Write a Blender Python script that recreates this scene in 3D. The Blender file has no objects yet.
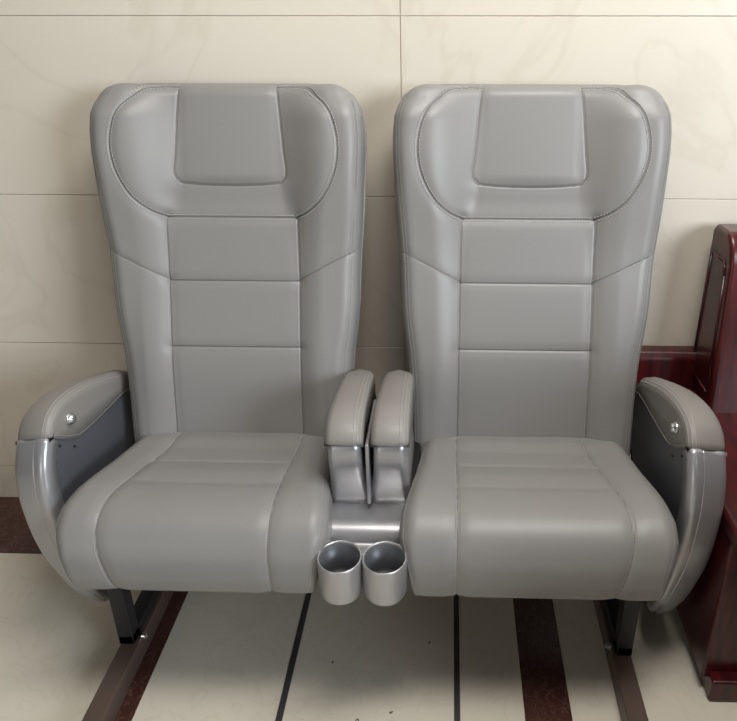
import bpy, bmesh, math, random
import numpy as np
from mathutils import Vector, Matrix
from math import sin, cos, tan, pi, radians, atan2, hypot
random.seed(4)
col = bpy.context.scene.collection
XC = -0.143          # centre plane of the double seat
BY = 1.20            # its base on the floor

# ------------------------------------------------------------------ materials
def nt(name):
    m = bpy.data.materials.new(name); m.use_nodes = True
    n = m.node_tree; b = n.nodes['Principled BSDF']
    return m, n, b
def mat(name, rgb, rough=.5, metal=0., spec=.5, bump=None, coat=0., mottle=None):
    m, n, b = nt(name)
    b.inputs['Base Color'].default_value = (*rgb, 1)
    b.inputs['Roughness'].default_value = rough
    b.inputs['Metallic'].default_value = metal
    b.inputs['Specular IOR Level'].default_value = spec
    b.inputs['Coat Weight'].default_value = coat
    b.inputs['Coat Roughness'].default_value = .12
    tc = n.nodes.new('ShaderNodeTexCoord')
    if mottle:
        sc, amt = mottle
        no = n.nodes.new('ShaderNodeTexNoise'); no.inputs['Scale'].default_value = sc; no.inputs['Detail'].default_value = 5
        n.links.new(tc.outputs['Object'], no.inputs['Vector'])
        mx = n.nodes.new('ShaderNodeMix'); mx.data_type = 'RGBA'
        mx.inputs['A'].default_value = (*[c*(1-amt) for c in rgb], 1)
        mx.inputs['B'].default_value = (*[min(1, c*(1+amt)) for c in rgb], 1)
        n.links.new(no.outputs['Fac'], mx.inputs['Factor']); n.links.new(mx.outputs['Result'], b.inputs['Base Color'])
    if bump:
        sc, st, dist = bump
        vo = n.nodes.new('ShaderNodeTexNoise'); vo.inputs['Scale'].default_value = sc; vo.inputs['Detail'].default_value = 3
        n.links.new(tc.outputs['Object'], vo.inputs['Vector'])
        bp = n.nodes.new('ShaderNodeBump'); bp.inputs['Strength'].default_value = st; bp.inputs['Distance'].default_value = dist
        n.links.new(vo.outputs['Fac'], bp.inputs['Height']); n.links.new(bp.outputs['Normal'], b.inputs['Normal'])
    return m
LEATHER = mat('grey_leather', (.226, .216, .205), .44, spec=.45, bump=(420, .12, .0006), mottle=(3.0, .03))
THREAD = mat('pale_thread', (.42, .41, .39), .7)
SEAM_SHADE = mat('seam_groove_shade', (.13, .125, .118), .8)  # dark tone that paints the shade inside the seam grooves
SEAMDK = mat('arm_leather', (.235, .218, .200), .48, spec=.45, bump=(420, .12, .0006))
SILVER = mat('silver_paint', (.43, .43, .445), .33, metal=.6, bump=(900, .05, .0003))
SILVERC = mat('satin_silver', (.46, .455, .465), .36, metal=.7)
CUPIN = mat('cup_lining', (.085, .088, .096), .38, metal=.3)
PANEL = mat('charcoal_panel', (.082, .086, .098), .36, spec=.6, bump=(700, .1, .0004))
BLACKM = mat('black_steel', (.012, .012, .014), .45, spec=.4)
CHROME = mat('chrome', (.75, .75, .75), .28, metal=1)
RAIL = mat('brown_rail', (.085, .058, .045), .42, mottle=(14, .25), spec=.4)
WOOD = None
def wood():
    m, n, b = nt('red_lacquered_wood')
    tc = n.nodes.new('ShaderNodeTexCoord'); mp = n.nodes.new('ShaderNodeMapping')
    mp.inputs['Scale'].default_value = (30, 4, 3)
    no = n.nodes.new('ShaderNodeTexNoise'); no.inputs['Scale'].default_value = 3; no.inputs['Detail'].default_value = 6
    cr = n.nodes.new('ShaderNodeValToRGB')
    cr.color_ramp.elements[0].color = (.016, .0025, .003, 1); cr.color_ramp.elements[0].position = .3
    cr.color_ramp.elements[1].color = (.085, .006, .006, 1); cr.color_ramp.elements[1].position = .75
    n.links.new(tc.outputs['Object'], mp.inputs['Vector']); n.links.new(mp.outputs['Vector'], no.inputs['Vector'])
    n.links.new(no.outputs['Fac'], cr.inputs['Fac']); n.links.new(cr.outputs['Color'], b.inputs['Base Color'])
    b.inputs['Roughness'].default_value = .3; b.inputs['Coat Weight'].default_value = .10; b.inputs['Coat Roughness'].default_value = .15
    return m
WOOD = wood()

def marble(name, base, vein, scale=4.0, amt=.5, rough=.3, joints=None):
    """cream or brown stone with thin wandering veins; joints = (x0, w, z0, h, axis)"""
    m, n, b = nt(name)
    N = n.nodes.new; L = n.links.new
    geo = N('ShaderNodeNewGeometry')
    n1 = N('ShaderNodeTexNoise'); n1.inputs['Scale'].default_value = scale; n1.inputs['Detail'].default_value = 8; n1.inputs['Distortion'].default_value = 1.6
    L(geo.outputs['Position'], n1.inputs['Vector'])
    sub = N('ShaderNodeMath'); sub.operation = 'SUBTRACT'; sub.inputs[1].default_value = .5; L(n1.outputs['Fac'], sub.inputs[0])
    ab = N('ShaderNodeMath'); ab.operation = 'ABSOLUTE'; L(sub.outputs[0], ab.inputs[0])
    mr = N('ShaderNodeMapRange'); mr.inputs['From Min'].default_value = 0; mr.inputs['From Max'].default_value = .035
    mr.inputs['To Min'].default_value = amt; mr.inputs['To Max'].default_value = 0; L(ab.outputs[0], mr.inputs['Value'])
    n2 = N('ShaderNodeTexNoise'); n2.inputs['Scale'].default_value = scale*.7; n2.inputs['Detail'].default_value = 4
    L(geo.outputs['Position'], n2.inputs['Vector'])
    mb = N('ShaderNodeMix'); mb.data_type = 'RGBA'
    mb.inputs['A'].default_value = (*[c*.93 for c in base], 1); mb.inputs['B'].default_value = (*[min(1, c*1.05) for c in base], 1)
    L(n2.outputs['Fac'], mb.inputs['Factor'])
    mx = N('ShaderNodeMix'); mx.data_type = 'RGBA'; mx.inputs['B'].default_value = (*vein, 1)
    L(mb.outputs['Result'], mx.inputs['A']); L(mr.outputs['Result'], mx.inputs['Factor'])
    L(mx.outputs['Result'], b.inputs['Base Color'])
    b.inputs['Roughness'].default_value = rough
    return m
WALLT = marble('cream_wall_tile', (.64, .58, .485), (.53, .47, .37), 2.4, .35, .38)
FLOORT = marble('cream_floor_tile', (.62, .57, .47), (.50, .445, .35), 9, .30, .33)
BROWNM = marble('brown_marble', (.052, .019, .014), (.20, .11, .09), 38, .5, .28)
GROUT = mat('wall_grout', (.58, .54, .46), .8)
STRIPM = mat('dark_strip', (.035, .034, .036), .5, mottle=(40, .3))
PLASTER = mat('plain_plaster', (.62, .60, .56), .8)

# ------------------------------------------------------------------ helpers
def link(name, verts, faces, m, parent=None, smooth=True, kind=None, auto=None, bevel=None):
    V = np.array(verts, float)
    lo, hi = V.min(0), V.max(0)
    c = np.array([(lo[0]+hi[0])/2, (lo[1]+hi[1])/2, lo[2]])
    me = bpy.data.meshes.new(name)
    me.from_pydata((V-c).tolist(), [], faces)
    me.validate(); me.update()
    bm = bmesh.new(); bm.from_mesh(me); bmesh.ops.recalc_face_normals(bm, faces=bm.faces[:])
    bm.to_mesh(me); bm.free()
    if smooth: me.polygons.foreach_set('use_smooth', [True]*len(me.polygons))
    me.materials.append(m)
    o = bpy.data.objects.new(name, me); col.objects.link(o)
    wl = Vector(c)
    o['_w'] = list(c)
    if parent is not None:
        o.parent = parent; pw = Vector(parent['_w']); o.location = wl-pw
    else: o.location = wl
    if kind: o['kind'] = kind
    if bevel:
        b = o.modifiers.new('bevel', 'BEVEL'); b.width = bevel[0]; b.segments = bevel[1]; b.limit_method = 'ANGLE'; b.angle_limit = radians(35)
        if smooth:
            w = o.modifiers.new('wn', 'WEIGHTED_NORMAL'); w.keep_sharp = False
    return o
def thing(name, loc, label, cat):
    o = bpy.data.objects.new(name, None); col.objects.link(o); o.location = loc; o.empty_display_size = .1
    o['_w'] = list(loc); o['label'] = label; o['category'] = cat
    return o
def box(x0, x1, y0, y1, z0, z1):
    v = [(x, y, z) for x in (x0, x1) for y in (y0, y1) for z in (z0, z1)]
    f = [(0, 1, 3, 2), (4, 6, 7, 5), (0, 4, 5, 1), (2, 3, 7, 6), (0, 2, 6, 4), (1, 5, 7, 3)]
    return v, f
class MB:
    def __init__(s): s.v = []; s.f = []
    def add(s, vf):
        k = len(s.v); s.v += list(vf[0]); s.f += [tuple(i+k for i in q) for q in vf[1]]; return s
def tube(pts, r, n=6):
    pts = [Vector(p) for p in pts]; v = []; f = []
    up = Vector((0.31, .2, .93)).normalized()
    for i, p in enumerate(pts):
        d = (pts[min(i+1, len(pts)-1)]-pts[max(i-1, 0)]).normalized()
        a = d.cross(up)
        if a.length < 1e-3: a = d.cross(Vector((1, 0, 0)))
        a.normalize(); b = d.cross(a)
        for k in range(n):
            t = 2*pi*k/n; v.append(tuple(p+a*(r*cos(t))+b*(r*sin(t))))
    for i in range(len(pts)-1):
        for k in range(n):
            f.append((i*n+k, i*n+(k+1) % n, (i+1)*n+(k+1) % n, (i+1)*n+k))
    f.append(tuple(range(n))[::-1]); f.append(tuple((len(pts)-1)*n+k for k in range(n)))
    return v, f
def smoothpts(P, n):
    """Catmull-Rom resample of a polyline (any dimension) at n equal steps"""
    P = np.array(P, float); out = []
    Q = np.vstack([2*P[0]-P[1], P, 2*P[-1]-P[-2]])
    for i in range(1, len(Q)-2):
        for t in np.linspace(0, 1, 24, endpoint=False):
            a, b, c, d = Q[i-1], Q[i], Q[i+1], Q[i+2]
            out.append(.5*((2*b)+(-a+c)*t+(2*a-5*b+4*c-d)*t*t+(-a+3*b-3*c+d)*t**3))
    out.append(P[-1]); out = np.array(out)
    s = np.concatenate([[0], np.cumsum(np.linalg.norm(np.diff(out[:, :2], axis=0), axis=1))])
    u = np.linspace(0, s[-1], n)
    return np.stack([np.interp(u, s, out[:, k]) for k in range(P.shape[1])], 1)
def sstep(x, a, b):
    t = np.clip((x-a)/(b-a), 0, 1); return t*t*(3-2*t)
def seg_dist(X, S, poly):
    D = np.full(X.shape, 9.)
    for (x0, s0), (x1, s1) in zip(poly[:-1], poly[1:]):
        dx, ds = x1-x0, s1-s0; L = dx*dx+ds*ds+1e-12
        t = np.clip(((X-x0)*dx+(S-s0)*ds)/L, 0, 1)
        D = np.minimum(D, np.hypot(X-x0-t*dx, S-s0-t*ds))
    return D

class Pad:
    """upholstered cushion: a closed side profile swept across its width, its edges rolled over,
       relief(x, s) pushes the cover along its normal (bolsters, seams)"""
    def __init__(p, loop, hw, r, core, relief, nflat=150, sgn=1):
        p.loop = loop; p.hw = hw; p.r = r*np.ones(len(loop)); p.core = core; p.relief = relief; p.nflat = nflat
        d = np.roll(loop, -1, 0)-np.roll(loop, 1, 0)
        nn = np.stack([-d[:, 1], d[:, 0]], 1); nn /= np.linalg.norm(nn, axis=1)[:, None]
        c = loop.mean(0)
        if ((loop-c)*nn).sum() < 0: nn = -nn
        p.N = nn
        p.s = np.concatenate([[0], np.cumsum(np.linalg.norm(np.diff(loop, axis=0), axis=1))])
    def mesh(p, cx):
        n = len(p.loop); A = np.linspace(0, pi/2, 9)[1:]
        cols_x = []; cols_off = []; side = []
        H = p.hw-p.r
        tt = np.linspace(-1, 1, p.nflat)
        rows = []
        xs = []; offs = []; inw = []
        for a in A[::-1]: xs.append(-H-p.r*np.sin(a)); offs.append(-p.r*(1-np.cos(a)))
        for t in tt: xs.append(H*t); offs.append(0*H)
        for a in A: xs.append(H+p.r*np.sin(a)); offs.append(-p.r*(1-np.cos(a)))
        X = np.stack(xs, 1); O = np.stack(offs, 1); S = np.repeat(p.s[:, None], X.shape[1], 1)
        O = O+p.relief(X, S)
        Y = p.loop[:, 0:1]+p.N[:, 0:1]*O; Z = p.loop[:, 1:2]+p.N[:, 1:2]*O
        # side ribs towards the core
        Ys, Zs, Xs = [Y], [Z], [X]
        left = []; right = []
        for k in (.35, .7, 1.):
            cy, cz = p.core[:, 0], p.core[:, 1]
            bul = .004*(1-k)
            left.append((X[:, 0]-bul, Y[:, 0]*(1-k)+cy*k, Z[:, 0]*(1-k)+cz*k))
            right.append((X[:, -1]+bul, Y[:, -1]*(1-k)+cy*k, Z[:, -1]*(1-k)+cz*k))
        X = np.column_stack([l[0] for l in left[::-1]]+[X]+[l[0] for l in right])
        Y = np.column_stack([l[1] for l in left[::-1]]+[Y]+[l[1] for l in right])
        Z = np.column_stack([l[2] for l in left[::-1]]+[Z]+[l[2] for l in right])
        m = X.shape[1]
        V = np.stack([X+cx, Y, Z], 2).reshape(-1, 3)
        F = []
        for i in range(n):
            j = (i+1) % n
            for k in range(m-1): F.append((i*m+k, i*m+k+1, j*m+k+1, j*m+k))
        return V, F
    def at(p, x, s, cx, lift=0.):
        y = np.interp(s, p.s, p.loop[:, 0]); z = np.interp(s, p.s, p.loop[:, 1])
        ny = np.interp(s, p.s, p.N[:, 0]); nz = np.interp(s, p.s, p.N[:, 1])
        H = np.interp(s, p.s, p.hw)-p.r if np.ndim(p.r) == 0 else np.interp(s, p.s, p.hw-p.r)
        r = p.r if np.ndim(p.r) == 0 else np.interp(s, p.s, p.r)
        ex = np.clip(np.abs(x)-H, 0, r*.98); o = -(r-np.sqrt(np.maximum(r*r-ex*ex, 0)))
        o = o+p.relief(np.array([x]), np.array([s]))[0]+lift
        return (x+cx, y+ny*o, z+nz*o)
def stitches(mb, pad, poly, cx, off=0., dash=.0042, gap=.0016, r=.0005, lift=.0004):
    """a row of thread dashes laid along a stitch line, off metres to one side"""
    P = np.array(poly, float); d = np.gradient(P, axis=0); d /= (np.linalg.norm(d, axis=1)[:, None]+1e-9)
    P = P+np.stack([-d[:, 1], d[:, 0]], 1)*off
    s = np.concatenate([[0], np.cumsum(np.linalg.norm(np.diff(P, axis=0), axis=1))])
    u = 0.
    while u+dash < s[-1]:
        q = [pad.at(np.interp(w, s, P[:, 0]), np.interp(w, s, P[:, 1]), cx, lift) for w in (u, u+dash/2, u+dash)]
        mb.add(tube(q, r, 4)); u += dash+gap

# ------------------------------------------------------------------ the setting
WY = 1.690
v, f = box(-3.2, 3.2, -2.6, WY+.10, -.06, 0); link('floor', v, f, FLOORT, kind='structure', smooth=False)
wb = link('wall_back', *box(-3.2, 3.2, WY+.004, WY+.10, 0, 2.7), GROUT, kind='structure', smooth=False)
# wall tiles, one course each, standing 4 mm proud of the grout
zs = [0.0, .107, .481, .857, 1.231, 1.605, 1.979, 2.353, 2.70]; tw = 1.20; g = .0007
mb = MB()
for k in range(8):
    x = -.1037-tw*4
    while x < 3.2:
        a, b_ = max(x+g, -3.2), min(x+tw-g, 3.2)
        if b_ > a: mb.add(box(a, b_, WY, WY+.0045, zs[k]+g, zs[k+1]-g))
        x += tw
link('trim_1', mb.v, mb.f, WALLT, kind='structure', smooth=False, bevel=(.0008, 1))
# brown marble border along the wall and stripes, dark joint strips
def inlay(n, x0, x1, y0, y1, m, h=.0012): link('trim_%d' % n, *box(x0, x1, y0, y1, 0, h), m, kind='structure', smooth=False)
inlay(2, -3.2, 3.2, 1.463, WY, BROWNM)
inlay(3, -.696, -.603, -2.6, 1.4615, BROWNM)
inlay(4, .163, .255, -2.6, 1.4615, BROWNM)
inlay(5, -.3235, -.3105, -2.6, 1.4615, STRIPM)
inlay(6, .0245, .0365, -2.6, 1.4615, STRIPM)
inlay(7, -3.2, 3.2, 1.4590, 1.4628, STRIPM, .0014)
mb = MB()
for (a, b_) in ((-.10, 1.02), (-.165, 1.0), (-.235, 1.14), (-.03, 1.2)):
    for k in range(3):
        mb.add(tube([(a+random.uniform(-.004, .004), b_+random.uniform(-.004, .004), .0006), (a+random.uniform(-.003, .003)+.002, b_+random.uniform(-.003, .003), .0008)], .0009, 4))
sp = link('floor_grit', mb.v, mb.f, STRIPM, kind='stuff'); sp['label'] = 'tiny dark specks of grit on the cream floor tiles in front'; sp['category'] = 'grit'

# ------------------------------------------------------------------ the double seat
seat = thing('double_seat', (XC, BY, 0), 'pair of grey leather high-backed seats joined by a silver console with two cup holders', 'seat')

# ---- backrest
TH = atan2(.20, .72)
def B2(v, w):   # along the back, out of it (towards the sitter)
    return (1.40+v*sin(TH)-w*cos(TH), .40+v*cos(TH)+w*sin(TH))
T = .072
fv = np.linspace(-.06, .709, 400)
loop = [B2(v_, 0) for v_ in fv]; vv = list(fv)
R = .032
for a in np.linspace(0, pi/2, 16)[1:]:
    loop.append(B2(.709+R*sin(a), -R*(1-cos(a)))); vv.append(.709+R*sin(a))
loop.append(B2(.741, -R-.012)); vv.append(.741)
for a in np.linspace(0, pi/2, 8)[1:]:
    loop.append(B2(.716+.025*cos(a), -R-.015-.025*sin(a))); vv.append(.716+.025*cos(a))
for v_ in np.linspace(.68, -.06, 20): loop.append(B2(v_, -T)); vv.append(v_)
loop = np.array(loop); vv = np.array(vv)
HV = [-.06, 0, .08, .145, .19, .235, .27, .30, .35, .40, .45, .50, .55, .60, .64, .675, .695, .711, .724, .734, .742]
HW = [.240, .241, .243, .246, .250, .256, .260, .262, .2635, .266, .270, .2745, .279, .282, .282, .279, .273, .264, .250, .232, .205]
hw = np.interp(vv, HV, HW)*(1-.016*sstep(vv, .45, .58))
core = np.array([B2(min(max(v_, -.02), .69), -.036) for v_ in vv])
# seams in (x, v); s on the front equals v + .06
col_l = [(-.140, -.05), (-.139, .20), (-.139, .34), (-.138, .469)]
col_r = [(-x, s) for x, s in col_l]
oval_h = smoothpts([(.100, .7335), (.135, .729), (.175, .714), (.211, .679), (.228, .622), (.223, .565), (.198, .513), (.165, .483), (.135, .470)], 60)
oval_r = [tuple(q) for q in oval_h]; oval_l = [(-x, s) for x, s in oval_r]
cross = [(-.135, .4695), (.135, .4695)]
head = [(-.100, .733), (-.106, .67), (-.112, .60), (-.1165, .566), (-.1145, .551), (-.103, .5395), (-.06, .5355), (0, .534), (.06, .5355), (.103, .5395), (.1145, .551), (.1165, .566), (.112, .60), (.106, .67), (.100, .733)]
hz1 = [(-.139, .337), (.139, .337)]; hz2 = [(-.139, .196), (.139, .196)]
dg_r = [(.139, .340), (.20, .372), (.258, .401)]; dg_l = [(-x, s) for x, s in dg_r]
def edge_line(k): return [(k*(float(np.interp(v_, HV, HW))-.014), v_) for v_ in np.linspace(-.05, .70, 50)]
ed_l, ed_r = edge_line(-1), edge_line(1)
deep = [col_l, col_r, oval_l, oval_r, cross, head, hz1, hz2]
faint = [dg_l, dg_r, ed_l, ed_r]
SF = .06+.709+.03
def groove(D, d, w, puff=0., pw=.012): return -d*np.exp(-(D/w)**2)-puff*np.exp(-(D/pw)**2)
def relief_back(X, S):
    V = S-.06; A = np.abs(X)
    out = np.zeros(X.shape)
    on = 1-sstep(V, .715, .745)
    # side bolsters low down grow into the wings beside the head
    k = sstep(V, .36, .62)
    amp = .019+(.050-.019)*k
    out += amp*sstep(A, .125-.037*k, .195+.018*k)*(1-.62*sstep(V, .66, .750))
    # head pad and the recess under it
    inside = (1-sstep(A, .085, .120))*sstep(V, .525, .560)
    out += .006*inside*(1-(A/.13)**2).clip(0, 1)
    out += -.006*(1-sstep(A, .10, .16))*np.exp(-((V-.50)/.03)**2)
    # lumbar swell
    out += .010*np.exp(-((V-.16)/.11)**2)*(1-sstep(A, .16, .24))
    for q in deep:
        D = seg_dist(X, V, q); out += groove(D, .0028, .0022, .0016 if q is head else .0026, .012)
    for q in faint:
        D = seg_dist(X, V, q); out += groove(D, .0016, .0018, .0012, .010)
    return out*on*(S < SF+.08)
def build_back(cx, name='backrest'):
    pad = Pad(loop, hw, np.minimum(.034, hw*.3), core, relief_back, 230)
    V, F = pad.mesh(cx); V[:, 0] += XC
    o = link(name, V, F, LEATHER, seat)
    mb = MB(); sm = MB(); c = cx+XC
    def P(q): return [(x, s+.06) for x, s in q]
    def dense(q, n=60): return smoothpts(q, n) if len(q) > 2 else np.stack([np.linspace(q[0][i], q[1][i], n) for i in (0, 1)], 1)
    for q in (oval_l, oval_r, cross):
        for off in (-.0042, .0042): stitches(mb, pad, P(dense(q)), c, off, r=.0008, lift=.0006)
    for q in (col_l, col_r): stitches(mb, pad, P(dense(q)), c, .0035 if q is col_r else -.0035, r=.0004)
    for q in (dg_l, dg_r, hz1, hz2): stitches(mb, pad, P(dense(q)), c, .0032, r=.00035)
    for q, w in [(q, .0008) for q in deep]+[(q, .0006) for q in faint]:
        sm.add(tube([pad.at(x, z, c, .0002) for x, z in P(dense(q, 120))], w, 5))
    link('seam_shade', sm.v, sm.f, SEAM_SHADE, o)['kind'] = 'stuff'  # thin dark tubes painting the shade of the grooves
    for q in (ed_l, ed_r):
        for off in (-.003, .003): stitches(mb, pad, P(dense(q)), c, off, r=.0003, lift=.0002)
    link('stitching', mb.v, mb.f, THREAD, o)['kind'] = 'stuff'
    return o

# ---- cushion
prof = [(1.400, .405), (1.385, .407), (1.34, .417), (1.25, .433), (1.16, .449), (1.11, .449), (1.07, .438), (1.038, .413), (1.020, .375), (1.017, .335), (1.020, .312), (1.026, .297), (1.042, .289), (1.10, .284), (1.20, .285), (1.32, .292), (1.392, .305), (1.405, .34), (1.404, .38)]
lp = smoothpts(prof+[prof[0]], 360)[:-1]
NS = len(lp)
ss = np.concatenate([[0], np.cumsum(np.linalg.norm(np.diff(lp, axis=0), axis=1))])
def s_at(y, z):
    return float(ss[np.argmin((lp[:, 0]-y)**2+(lp[:, 1]-z)**2)])
sA, sB, sC, sD, sE = s_at(1.34, .417), s_at(1.16, .45), s_at(1.04, .415), s_at(1.018, .35), s_at(1.04, .286)
hwc = np.interp(ss, [0, sA, s_at(1.25, .433), sB, s_at(1.08, .442), sC, sD, sE, sE+.08, ss[-1]], [.216, .220, .227, .238, .247, .247, .233, .219, .20, .214])
corec = np.array([(min(max(y, 1.085), 1.36), .365) for y, z in lp])
def cushion(side):
    cx = .311*side
    o_ = side
    inner = [(-.144*o_, s) for s in np.linspace(.01, sE+.02, 8)]
    outer = smoothpts([(.128*o_, .01), (.130*o_, sA), (.140*o_, (sA+sB)/2), (.152*o_, sB), (.164*o_, (sB+sC)/2+.01), (.163*o_, sC+.01), (.152*o_, sD), (.134*o_, sE+.01)], 50)
    outer = [tuple(q) for q in outer]
    c1 = s_at(1.262, .435); c2 = s_at(1.165, .45)
    def relief(X, S):
        out = np.zeros(X.shape); A = np.abs(X)
        for q in (inner, outer): out += groove(seg_dist(X, S, q), .0028, .0020, .0030, .014)
        xin = 1-sstep(A, .13, .16)
        out += (-.0022*np.exp(-((S-c1)/.007)**2)-.0015*np.exp(-((S-c2)/.010)**2))*xin
        out += .006*np.exp(-((S-(c1+c2)/2)/.03)**2)*xin*0.6
        # gentle sit hollow
        out += -.010*(1-sstep(A, .10, .22))*sstep(S, .02, .08)*(1-sstep(S, sB-.02, sC))
        for k in (-1, 1):
            e = [(k*(float(np.interp(s, ss, hwc))-.010), s) for s in np.linspace(.02, sE, 24)]
            out += groove(seg_dist(X, S, e), .0014, .0018, .001, .008)
        return out*(S < sE+.06)
    pad = Pad(lp, hwc, np.interp(ss, [0, sB, sC, sD, sE, ss[-1]], [.030, .034, .030, .018, .006, .014]), corec, relief, 150)
    V, F = pad.mesh(cx); V[:, 0] += XC
    o = link('seat_cushion', V, F, LEATHER, seat)
    mb = MB(); sm = MB(); c = cx+XC
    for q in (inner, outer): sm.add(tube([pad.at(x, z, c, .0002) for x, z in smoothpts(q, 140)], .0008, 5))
    link('seam_shade', sm.v, sm.f, SEAM_SHADE, o)['kind'] = 'stuff'  # groove shade as dark tubes, as on the backrest
    stitches(mb, pad, smoothpts(inner, 60), c, .0032, r=.0005)
    stitches(mb, pad, smoothpts(outer, 60), c, .0032, r=.0005)
    for k in (-1, 1):
        e = [(k*(float(np.interp(s, ss, hwc))-.010), s) for s in np.linspace(.04, sE, 40)]
        stitches(mb, pad, e, c, .003, r=.0004)
    link('stitching', mb.v, mb.f, THREAD, o)['kind'] = 'stuff'
    return o
for side in (-1, 1):
    build_back(.3085*side)
    cushion(side)

# ---- armrests.  Profiles in (y, z); x runs from the seat side (t=0) to the outside (t=1)
def slab(poly, x0, x1, skew=(0, 0), nx=2):
    """prism between x0 and x1 (x0 = skew 0), outline poly in (y, z)"""
    n = len(poly); v = []; f = []
    for k in range(nx):
        t = k/(nx-1); x = x0+(x1-x0)*t
        v += [(x, y+skew[0]*t, z+skew[1]*t) for y, z in poly]
    for k in range(nx-1):
        for i in range(n):
            j = (i+1) % n; f.append((k*n+i, k*n+j, (k+1)*n+j, (k+1)*n+i))
    f.append(tuple(range(n))); f.append(tuple((nx-1)*n+i for i in range(n))[::-1])
    return v, f
top_curve = [(1.133, .552), (1.143, .566), (1.163, .582), (1.20, .590), (1.25, .587), (1.319, .572), (1.38, .552), (1.44, .530), (1.50, .505)]
front_curve = [(1.133, .552), (1.116, .530), (1.100, .495), (1.092, .445), (1.094, .40), (1.100, .352), (1.113, .298), (1.132, .243), (1.156, .180), (1.182, .128), (1.208, .090)]
def loft(sections):
    n = len(sections[0]); v = [p for s in sections for p in s]; f = []
    for i in range(len(sections)-1):
        for k in range(n):
            f.append((i*n+k, i*n+(k+1) % n, (i+1)*n+(k+1) % n, (i+1)*n+k))
    f.append(tuple(range(n))[::-1]); f.append(tuple((len(sections)-1)*n+k for k in range(n)))
    return v, f
def band(curve, depth, half, rr, tw=None, x_mid=0., side=1, sk=(0., 0.), n=40, groove_at=None, seamw=.0009):
    """a rounded band that follows curve in (y, z): its outer face is the curve, it reaches depth behind it"""
    C = smoothpts(curve, n); T_ = np.gradient(C, axis=0); T_ /= np.linalg.norm(T_, axis=1)[:, None]
    secs = []
    for i in range(n):
        t = i/(n-1)
        h = half if tw is None else half*np.interp(t, *tw)
        dd = depth(t) if callable(depth) else depth
        ny, nz = -T_[i, 1], T_[i, 0]
        if side < 0: ny, nz = -ny, -nz
        prof_ = []
        r_ = min(rr, h*.9)
        # cross-section (u across, w outwards)
        prof_.append((-h, -dd))
        for a in np.linspace(0, pi/2, 7): prof_.append((-h+r_-r_*cos(a), -r_+r_*sin(a)))
        if groove_at is not None:
            gx = groove_at
            prof_ += [(gx-.004, 0), (gx-.0016, 0), (gx-seamw, 0), (gx, -.0014), (gx+seamw, 0), (gx+.0016, 0), (gx+.004, 0), (gx+.014, .0006)]
        for a in np.linspace(pi/2, 0, 7): prof_.append((h-r_+r_*cos(a), -r_+r_*sin(a)))
        prof_.append((h, -dd))
        sec = []
        for u_, w_ in prof_:
            k = (u_+half)/(2*half)
            sec.append((x_mid+u_, C[i, 0]+ny*w_+sk[0]*k, C[i, 1]+nz*w_+sk[1]*k))
        secs.append(sec)
    return secs
def mirror(vf, s):
    if s > 0: return vf
    return [(2*XC-x, y, z) for x, y, z in vf[0]], vf[1]

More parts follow.
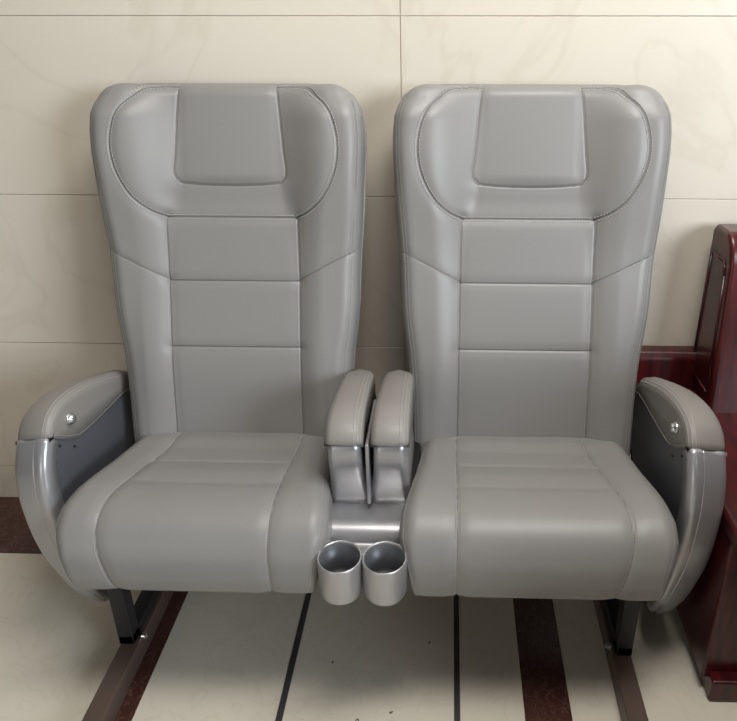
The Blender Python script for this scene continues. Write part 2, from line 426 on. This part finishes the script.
def outer_arm(s):
    XI, XO = XC+.574, XC+.652; xm = (XI+XO)/2; half = (XO-XI)/2
    # charcoal body of the arm
    body = list(smoothpts(front_curve, 26)[:, :2]+np.array([.022, 0]))
    body = [tuple(q) for q in body]+[(1.225, .118), (1.30, .20), (1.42, .28), (1.53, .33), (1.545, .46)]
    tc_ = smoothpts(top_curve, 20)
    body += [(y, z-.014) for y, z in tc_[::-1]][:-1]
    v, f = mirror(slab(body, XI+.0025, XO-.006, (.018, -.018)), s)
    arm = link('armrest', v, f, PANEL, seat, bevel=(.004, 3)); arm['label'] = 'outer armrest, charcoal side panel with silver front edge'
    # silver front trim, curved in plan like a bow
    secs = band(front_curve, .040, half-.0005, .017, ([0, .55, .8, .95, 1], [1, 1, .92, .78, .60]), xm, -1, (.020, -.020), 60, groove_at=-.012)
    # keep the inner edge tidy: taper towards the seat side
    sec2 = []
    for i, sc_ in enumerate(secs):
        t = i/(len(secs)-1); dx = -.010*max(0, (t-.55)/.45)**1.5
        sec2.append([(x+dx, y, z) for x, y, z in sc_])
    v, f = mirror(loft(sec2), s)
    link('front_trim', v, f, SILVER, arm)
    # leather pad: hangs over both sides
    low = [(1.530, .452), (1.46, .470), (1.36, .478), (1.28, .485), (1.235, .492), (1.214, .502), (1.19, .514), (1.16, .534), (1.138, .5475)]
    C = smoothpts(top_curve, 34)
    L_ = smoothpts(low[::-1], 34)
    secs = []
    h = half+.0003; rr = .021
    Tn = np.gradient(C, axis=0); Tn /= np.linalg.norm(Tn, axis=1)[:, None]
    for i in range(34):
        ny, nz = -Tn[i, 1], Tn[i, 0]
        if nz < 0: ny, nz = -ny, -nz
        sec = []
        def put(u_, y, z):
            k = (u_+h)/(2*h); sec.append((xm+u_, y+.020*k, z-.020*k))
        put(-h, L_[i, 0], L_[i, 1]); put(-h, (L_[i, 0]+C[i, 0])/2, (L_[i, 1]+C[i, 1]-rr)/2+.001)
        for a in np.linspace(0, pi/2, 9):
            w = -rr+rr*sin(a); put(-h+rr-rr*cos(a), C[i, 0]+ny*w, C[i, 1]+nz*w)
        put(0, C[i, 0]+ny*.004, C[i, 1]+nz*.004)
        for a in np.linspace(pi/2, 0, 9):
            w = -rr+rr*sin(a); put(h-rr+rr*cos(a), C[i, 0]+ny*w, C[i, 1]+nz*w)
        put(h, (L_[i, 0]+C[i, 0])/2, (L_[i, 1]+C[i, 1]-rr)/2+.001); put(h, L_[i, 0], L_[i, 1])
        secs.append(sec)
    v, f = mirror(loft(secs), s)
    link('arm_pad', v, f, SEAMDK, arm)['label'] = 'grey leather pad with stitched edge'
    # stitching: three rows over the inner top edge
    mb = MB()
    for a0, rad in ((radians(30), .0005), (radians(52), .0005), (radians(72), .0005)):
        path = []
        for i in range(34):
            ny, nz = -Tn[i, 1], Tn[i, 0]
            if nz < 0: ny, nz = -ny, -nz
            w = -rr+rr*sin(a0)+.0006; u_ = -h+rr-rr*cos(a0)-.0003; k = (u_+h)/(2*h)
            path.append((xm+u_, C[i, 0]+ny*w+.02*k, C[i, 1]+nz*w-.02*k))
        v, f = mirror(tube(path, rad, 4), s); link('stitching', v, f, THREAD, arm)
    # row along the bottom hem
    v, f = mirror(tube([(XI-.0024, y+.001, z+.006) for y, z in L_], .0004, 4), s); link('stitching', v, f, THREAD, arm)
    # push button with chrome bezel on the seat side
    def disc(y, z, prof_r):
        ring = []
        for (dx, r) in prof_r:
            ring.append([(XI-.002-dx, y+r*cos(2*pi*k/28), z+r*sin(2*pi*k/28)) for k in range(28)])
        return loft(ring)
    v, f = mirror(disc(1.212, .545, [(-.004, .0120), (.0015, .0120), (.0030, .0110), (.0030, .0092), (.0080, .0088), (.0095, .0076), (.0098, .0010)]), s)
    link('recline_button', v, f, CHROME, arm)['label'] = 'round chrome button'
    for (y, z) in ((1.158, .520), (1.205, .489)):
        v, f = mirror(disc(y+.008, z-.006, [(-.006, .0026), (-.0015, .0026), (-.001, .0018)]), s); link('screw', v, f, BLACKM, arm)
for s in (-1, 1): outer_arm(s)

def centre_arm(s):
    x0, x1 = XC+.0065, XC+.0775; xm = (x0+x1)/2; half = (x1-x0)/2
    curve = [(1.146, .538), (1.152, .552), (1.172, .568), (1.215, .578), (1.27, .574), (1.33, .566), (1.40, .552), (1.45, .535), (1.475, .510)]
    C = smoothpts(curve, 36); Tn = np.gradient(C, axis=0); Tn /= np.linalg.norm(Tn, axis=1)[:, None]
    secs = []; rr = .017
    for i in range(36):
        ny, nz = -Tn[i, 1], Tn[i, 0]
        if nz < 0 and i < 30: ny, nz = -ny, -nz
        t = i/35; h = half*(1-.10*t-.25*max(0, (t-.82)/.18)**2)
        zb = .533+(.47-.533)*min(1, t*2.2); yb = C[i, 0] if t > .25 else max(C[i, 0], 1.150+t*.2)
        sec = [(xm-h, yb, zb)]
        for a in np.linspace(0, pi/2, 9):
            w = -rr+rr*sin(a); sec.append((xm-h+rr-rr*cos(a), C[i, 0]+ny*w, C[i, 1]+nz*w))
        sec.append((xm, C[i, 0]+ny*.004, C[i, 1]+nz*.004))
        for a in np.linspace(pi/2, 0, 9):
            w = -rr+rr*sin(a); sec.append((xm+h-rr+rr*cos(a), C[i, 0]+ny*w, C[i, 1]+nz*w))
        sec.append((xm+h, yb, zb)); secs.append(sec)
    v, f = mirror(loft(secs), s)
    # silver housing under the pad
    prof_h = [(1.1520, .5385), (1.1500, .520), (1.1500, .495), (1.1535, .478), (1.163, .455), (1.172, .425), (1.176, .396), (1.30, .380), (1.38, .40), (1.40, .47), (1.30, .50), (1.20, .532)]
    # cross sections down the front, each a rounded U open to the rear
    hs = []
    zz = [.5385, .520, .500, .488, .476, .462, .445, .425, .405, .385]
    yy = [1.1525, 1.1500, 1.1495, 1.1510, 1.1550, 1.1600, 1.1655, 1.170, 1.1735, 1.176]
    wi = [.0125, .0115, .0110, .0105, .0100, .0085, .0060, .0030, .0010, .0005]   # inner edge
    wo = [.0725, .0730, .0730, .0730, .0732, .0738, .0748, .0760, .0765, .0765]   # outer edge
    for z_, y_, a_, b_ in zip(zz, yy, wi, wo):
        r_ = .014; sec = [(XC+a_, y_+.20, z_-.01)]
        for q in np.linspace(0, pi/2, 8): sec.append((XC+a_+r_-r_*cos(q), y_+r_-r_*sin(q), z_))
        for q in np.linspace(pi/2, 0, 8): sec.append((XC+b_-r_+r_*cos(q), y_+r_-r_*sin(q), z_))
        sec.append((XC+b_, y_+.20, z_-.01)); hs.append(sec)
    hv, hf = mirror(loft(hs), s)
    arm = link('armrest', hv, hf, SILVERC, seat); arm['label'] = 'centre armrest with silver housing'
    link('arm_pad', v, f, SEAMDK, arm)['label'] = 'grey leather pad with stitched edge'
    mb = MB()
    # stitched rows near the right hand edge of both pads
    k_ = 1 if s > 0 else -1
    for a0 in (radians(40), radians(66), radians(88)):
        path = []
        for i in range(33):
            ny, nz = -Tn[i, 1], Tn[i, 0]
            if nz < 0 and i < 30: ny, nz = -ny, -nz
            t = i/35; h = half*(1-.10*t-.25*max(0, (t-.82)/.18)**2)
            w = -rr+rr*sin(a0)+.0006; u_ = h-rr+rr*cos(a0)+.0003
            path.append((xm+k_*u_, C[i, 0]+ny*w, C[i, 1]+nz*w))
        v, f = mirror(tube(path, .0005, 4), s); link('stitching', v, f, THREAD, arm)
for s in (-1, 1): centre_arm(s)

# ---- console under the centre arms with roll edge, spine and cup holders
mb = MB()
pr = [(1.20, .386), (1.140, .386), (1.126, .391), (1.112, .390), (1.101, .384), (1.093, .374), (1.089, .363), (1.083, .360), (1.0670, .358), (1.0670, .342), (1.11, .330), (1.20, .33)]
mb.add(slab(pr, XC-.0745, XC+.0745))
con = link('console', mb.v, mb.f, SILVERC, seat, bevel=(.0025, 3)); con['label'] = 'silver console ledge'
v, f = box(XC-.008, XC+.008, 1.045, 1.069, .335, .372); link('cup_bridge', v, f, SILVERC, con, bevel=(.002, 2))
v, f = box(XC-.0035, XC+.0035, 1.156, 1.33, .40, .532); link('divider', v, f, SILVERC, con, bevel=(.002, 2))
v, f = box(XC-.090, XC+.090, 1.19, 1.40, .25, .395); link('console_core', v, f, BLACKM, con, bevel=(.004, 2))
def lathe(cx, cy, prof_, n=56, tilt=0.):
    v = []; f = []
    z0 = prof_[0][1]
    for r, z in prof_:
        for k in range(n):
            a = 2*pi*k/n; x, y = r*cos(a), r*sin(a)
            v.append((cx+x, cy+y, z+tilt*y))
    m = len(prof_)
    for i in range(m-1):
        for k in range(n): f.append((i*n+k, i*n+(k+1) % n, (i+1)*n+(k+1) % n, (i+1)*n+k))
    f.append(tuple(range(n))[::-1]); f.append(tuple((m-1)*n+k for k in range(n)))
    return v, f
for s in (-1, 1):
    cx = XC+s*.0396; cy = 1.024
    pr = [(.034, .300), (.0365, .301), (.0382, .304), (.0390, .309), (.0398, .355), (.0400, .371), (.0397, .3745), (.0388, .3765), (.0374, .3765), (.0364, .3745)]
    pr = [(a*.985, b) for a, b in pr]
    v, f = lathe(cx, cy, pr+[(.0360, .370), (.0345, .318), (.0325, .311), (.002, .3100)], tilt=.10)
    v = [(x, y, z+.010) for x, y, z in v]
    cup = link('cup_holder', v, f, SILVERC, seat); cup['label'] = 'round silver cup holder open at the top'
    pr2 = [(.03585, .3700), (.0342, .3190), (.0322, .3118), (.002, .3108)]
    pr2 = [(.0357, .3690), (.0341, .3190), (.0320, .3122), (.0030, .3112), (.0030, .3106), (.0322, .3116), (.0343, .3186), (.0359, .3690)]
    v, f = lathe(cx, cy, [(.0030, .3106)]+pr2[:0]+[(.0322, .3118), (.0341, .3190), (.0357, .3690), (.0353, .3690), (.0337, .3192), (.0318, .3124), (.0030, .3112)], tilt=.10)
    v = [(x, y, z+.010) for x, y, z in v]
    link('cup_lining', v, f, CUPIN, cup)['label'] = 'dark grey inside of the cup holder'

# ---- steel underframe: legs, beam, rails
for s in (-1, 1):
    mb = MB()
    a, b_ = XC+.500, XC+.532
    mb.add(box(a, b_, 1.128, 1.162, .050, .300))        # upright
    mb.add(box(a, b_, 1.128, 1.520, .050, .074))        # foot bar lying on the rail
    mb.add(box(a, b_, 1.470, 1.505, .074, .30))
    mb.add(box(a-.004, b_+.004, 1.11, 1.42, .262, .288))
    v, f = mirror((mb.v, mb.f), s)
    leg = link('leg', v, f, BLACKM, seat, bevel=(.003, 2)); leg['label'] = 'black steel leg'
    v, f = lathe(XC+.488, 1.150, [(.0075, .050), (.0075, .056), (.006, .0585), (.001, .059)], 6)
    v, f = mirror((v, f), s); link('bolt', v, f, CHROME, leg, smooth=False)
    rl = MB()
    rl.add(box(XC+.492, XC+.531, .55, 1.56, .0012, .050))
    v, f = mirror((rl.v, rl.f), s)
    r_ = link('base_rail', v, f, RAIL, seat, bevel=(.003, 2)); r_['label'] = 'brown rail lying on the floor under the leg'
v, f = box(XC-.54, XC+.54, 1.300, 1.350, .235, .262); link('cross_beam', v, f, BLACKM, seat, bevel=(.004, 2))
v, f = box(XC-.52, XC+.52, 1.420, 1.445, .30, .345)
mb = MB().add((v, f))
link('back_beam', mb.v, mb.f, BLACKM, seat, bevel=(.004, 2))

# ------------------------------------------------------------------ red wooden sofa at the right
sofa = thing('wooden_sofa', (1.1, 1.30, 0), 'dark red lacquered wooden sofa at the right edge, against the tiled wall', 'sofa')
X0 = .520
v, f = box(X0, 1.9, 1.09, 1.60, .035, .375); body = link('base', v, f, WOOD, sofa, bevel=(.006, 3))
v, f = box(X0+.012, X0+.10, 1.062, 1.12, 0, .055); link('foot', v, f, WOOD, sofa, bevel=(.006, 3))
v, f = box(1.78, 1.86, 1.062, 1.12, 0, .055); link('foot', v, f, WOOD, sofa, bevel=(.006, 3))
v, f = box(X0+.012, X0+.10, 1.54, 1.60, 0, .055); link('foot', v, f, WOOD, sofa, bevel=(.006, 3))
v, f = box(1.78, 1.86, 1.54, 1.60, 0, .055); link('foot', v, f, WOOD, sofa, bevel=(.006, 3))
v, f = box(X0-.004, 1.92, 1.055, 1.62, .375, .415); link('seat_board', v, f, WOOD, sofa, bevel=(.010, 4))
v, f = box(.70, .80, .22, 1.088, 0, .80); link('armrest', v, f, WOOD, sofa, bevel=(.012, 4))  # unseen armrest, added to shade the floor beside the sofa
# tall rear section with framed end panel
rear = [(1.500, .415), (1.530, .755), (1.548, .795), (1.575, .815), (1.655, .812), (1.668, .797), (1.668, .30), (1.505, .30)]
rear = [(y, z) for y, z in rear]
v, f = slab(rear, .598, 1.9); bk = link('backrest', v, f, WOOD, sofa, bevel=(.009, 4))
fr = MB()
pn = [(1.528, .45), (1.552, .725), (1.566, .752), (1.648, .752), (1.648, .45)]
for (a, b_) in zip(pn, pn[1:]+pn[:1]): fr.add(tube([(.5975, *a), (.5975, *b_)], .0035, 6))
link('panel_moulding', fr.v, fr.f, WOOD, bk)
lowp = [(1.630, .02), (1.630, .485), (1.642, .502), (1.676, .502), (1.684, .485), (1.684, .02)]
v, f = slab(lowp, .415, .70); link('side_rail', v, f, WOOD, sofa, bevel=(.006, 4))

# ------------------------------------------------------------------ light
wd = bpy.data.worlds.new('world'); bpy.context.scene.world = wd; wd.use_nodes = True
wn = wd.node_tree; bg = wn.nodes['Background']
tc = wn.nodes.new('ShaderNodeTexCoord'); sx = wn.nodes.new('ShaderNodeSeparateXYZ'); cr = wn.nodes.new('ShaderNodeValToRGB')
mp = wn.nodes.new('ShaderNodeMapRange'); mp.inputs['From Min'].default_value = -1; mp.inputs['From Max'].default_value = 1
wn.links.new(tc.outputs['Generated'], sx.inputs[0]); wn.links.new(sx.outputs['Z'], mp.inputs['Value']); wn.links.new(mp.outputs['Result'], cr.inputs['Fac'])
e = cr.color_ramp.elements
e[0].position = .45; e[0].color = (.24, .19, .14, 1); e[1].position = .85; e[1].color = (.80, .78, .74, 1)
wn.links.new(cr.outputs['Color'], bg.inputs['Color']); bg.inputs['Strength'].default_value = .16
def area(name, loc, target, size, energy, color):
    l = bpy.data.lights.new(name, 'AREA'); l.shape = 'RECTANGLE'; l.size, l.size_y = size; l.energy = energy; l.color = color
    o = bpy.data.objects.new(name, l); col.objects.link(o); o.location = loc
    o.rotation_euler = (Vector(target)-Vector(loc)).to_track_quat('-Z', 'Y').to_euler(); return o
area('window_light', (2.5, -1.2, 1.65), (-.1, 1.4, .6), (1.4, 1.2), 118, (.82, .91, 1.0))
area('side_fill_light', (-1.7, -2.0, .95), (-.2, 1.2, .1), (1.2, 1.3), 13, (1.0, .97, .93))  # low fill added to brighten the floor under the seats
area('ceiling_light', (.35, .72, 2.62), (.1, 1.15, 0), (1.2, .5), 44, (1.0, .97, .93))

# ------------------------------------------------------------------ camera
FPX = 749.3; pitch = radians(26.01); yaw = radians(1.675)
cam = bpy.data.cameras.new('camera'); co = bpy.data.objects.new('camera', cam); col.objects.link(co)
cam.sensor_fit = 'HORIZONTAL'; cam.sensor_width = 36; cam.lens = FPX*36/737
cam.shift_x = -(426.5-368.5)/737; cam.shift_y = 0
co.location = (0, 0, 1.27)
fw = Vector((-sin(yaw)*cos(pitch), cos(yaw)*cos(pitch), -sin(pitch)))
co.rotation_euler = fw.to_track_quat('-Z', 'Y').to_euler()
cam.clip_start = .01
sc = bpy.context.scene; sc.camera = co
sc.view_settings.view_transform = 'Standard'; sc.view_settings.look = 'None'; sc.view_settings.gamma = 1
sc.view_settings.exposure = 0.0
for o in bpy.data.objects:
    if '_w' in o: del o['_w']
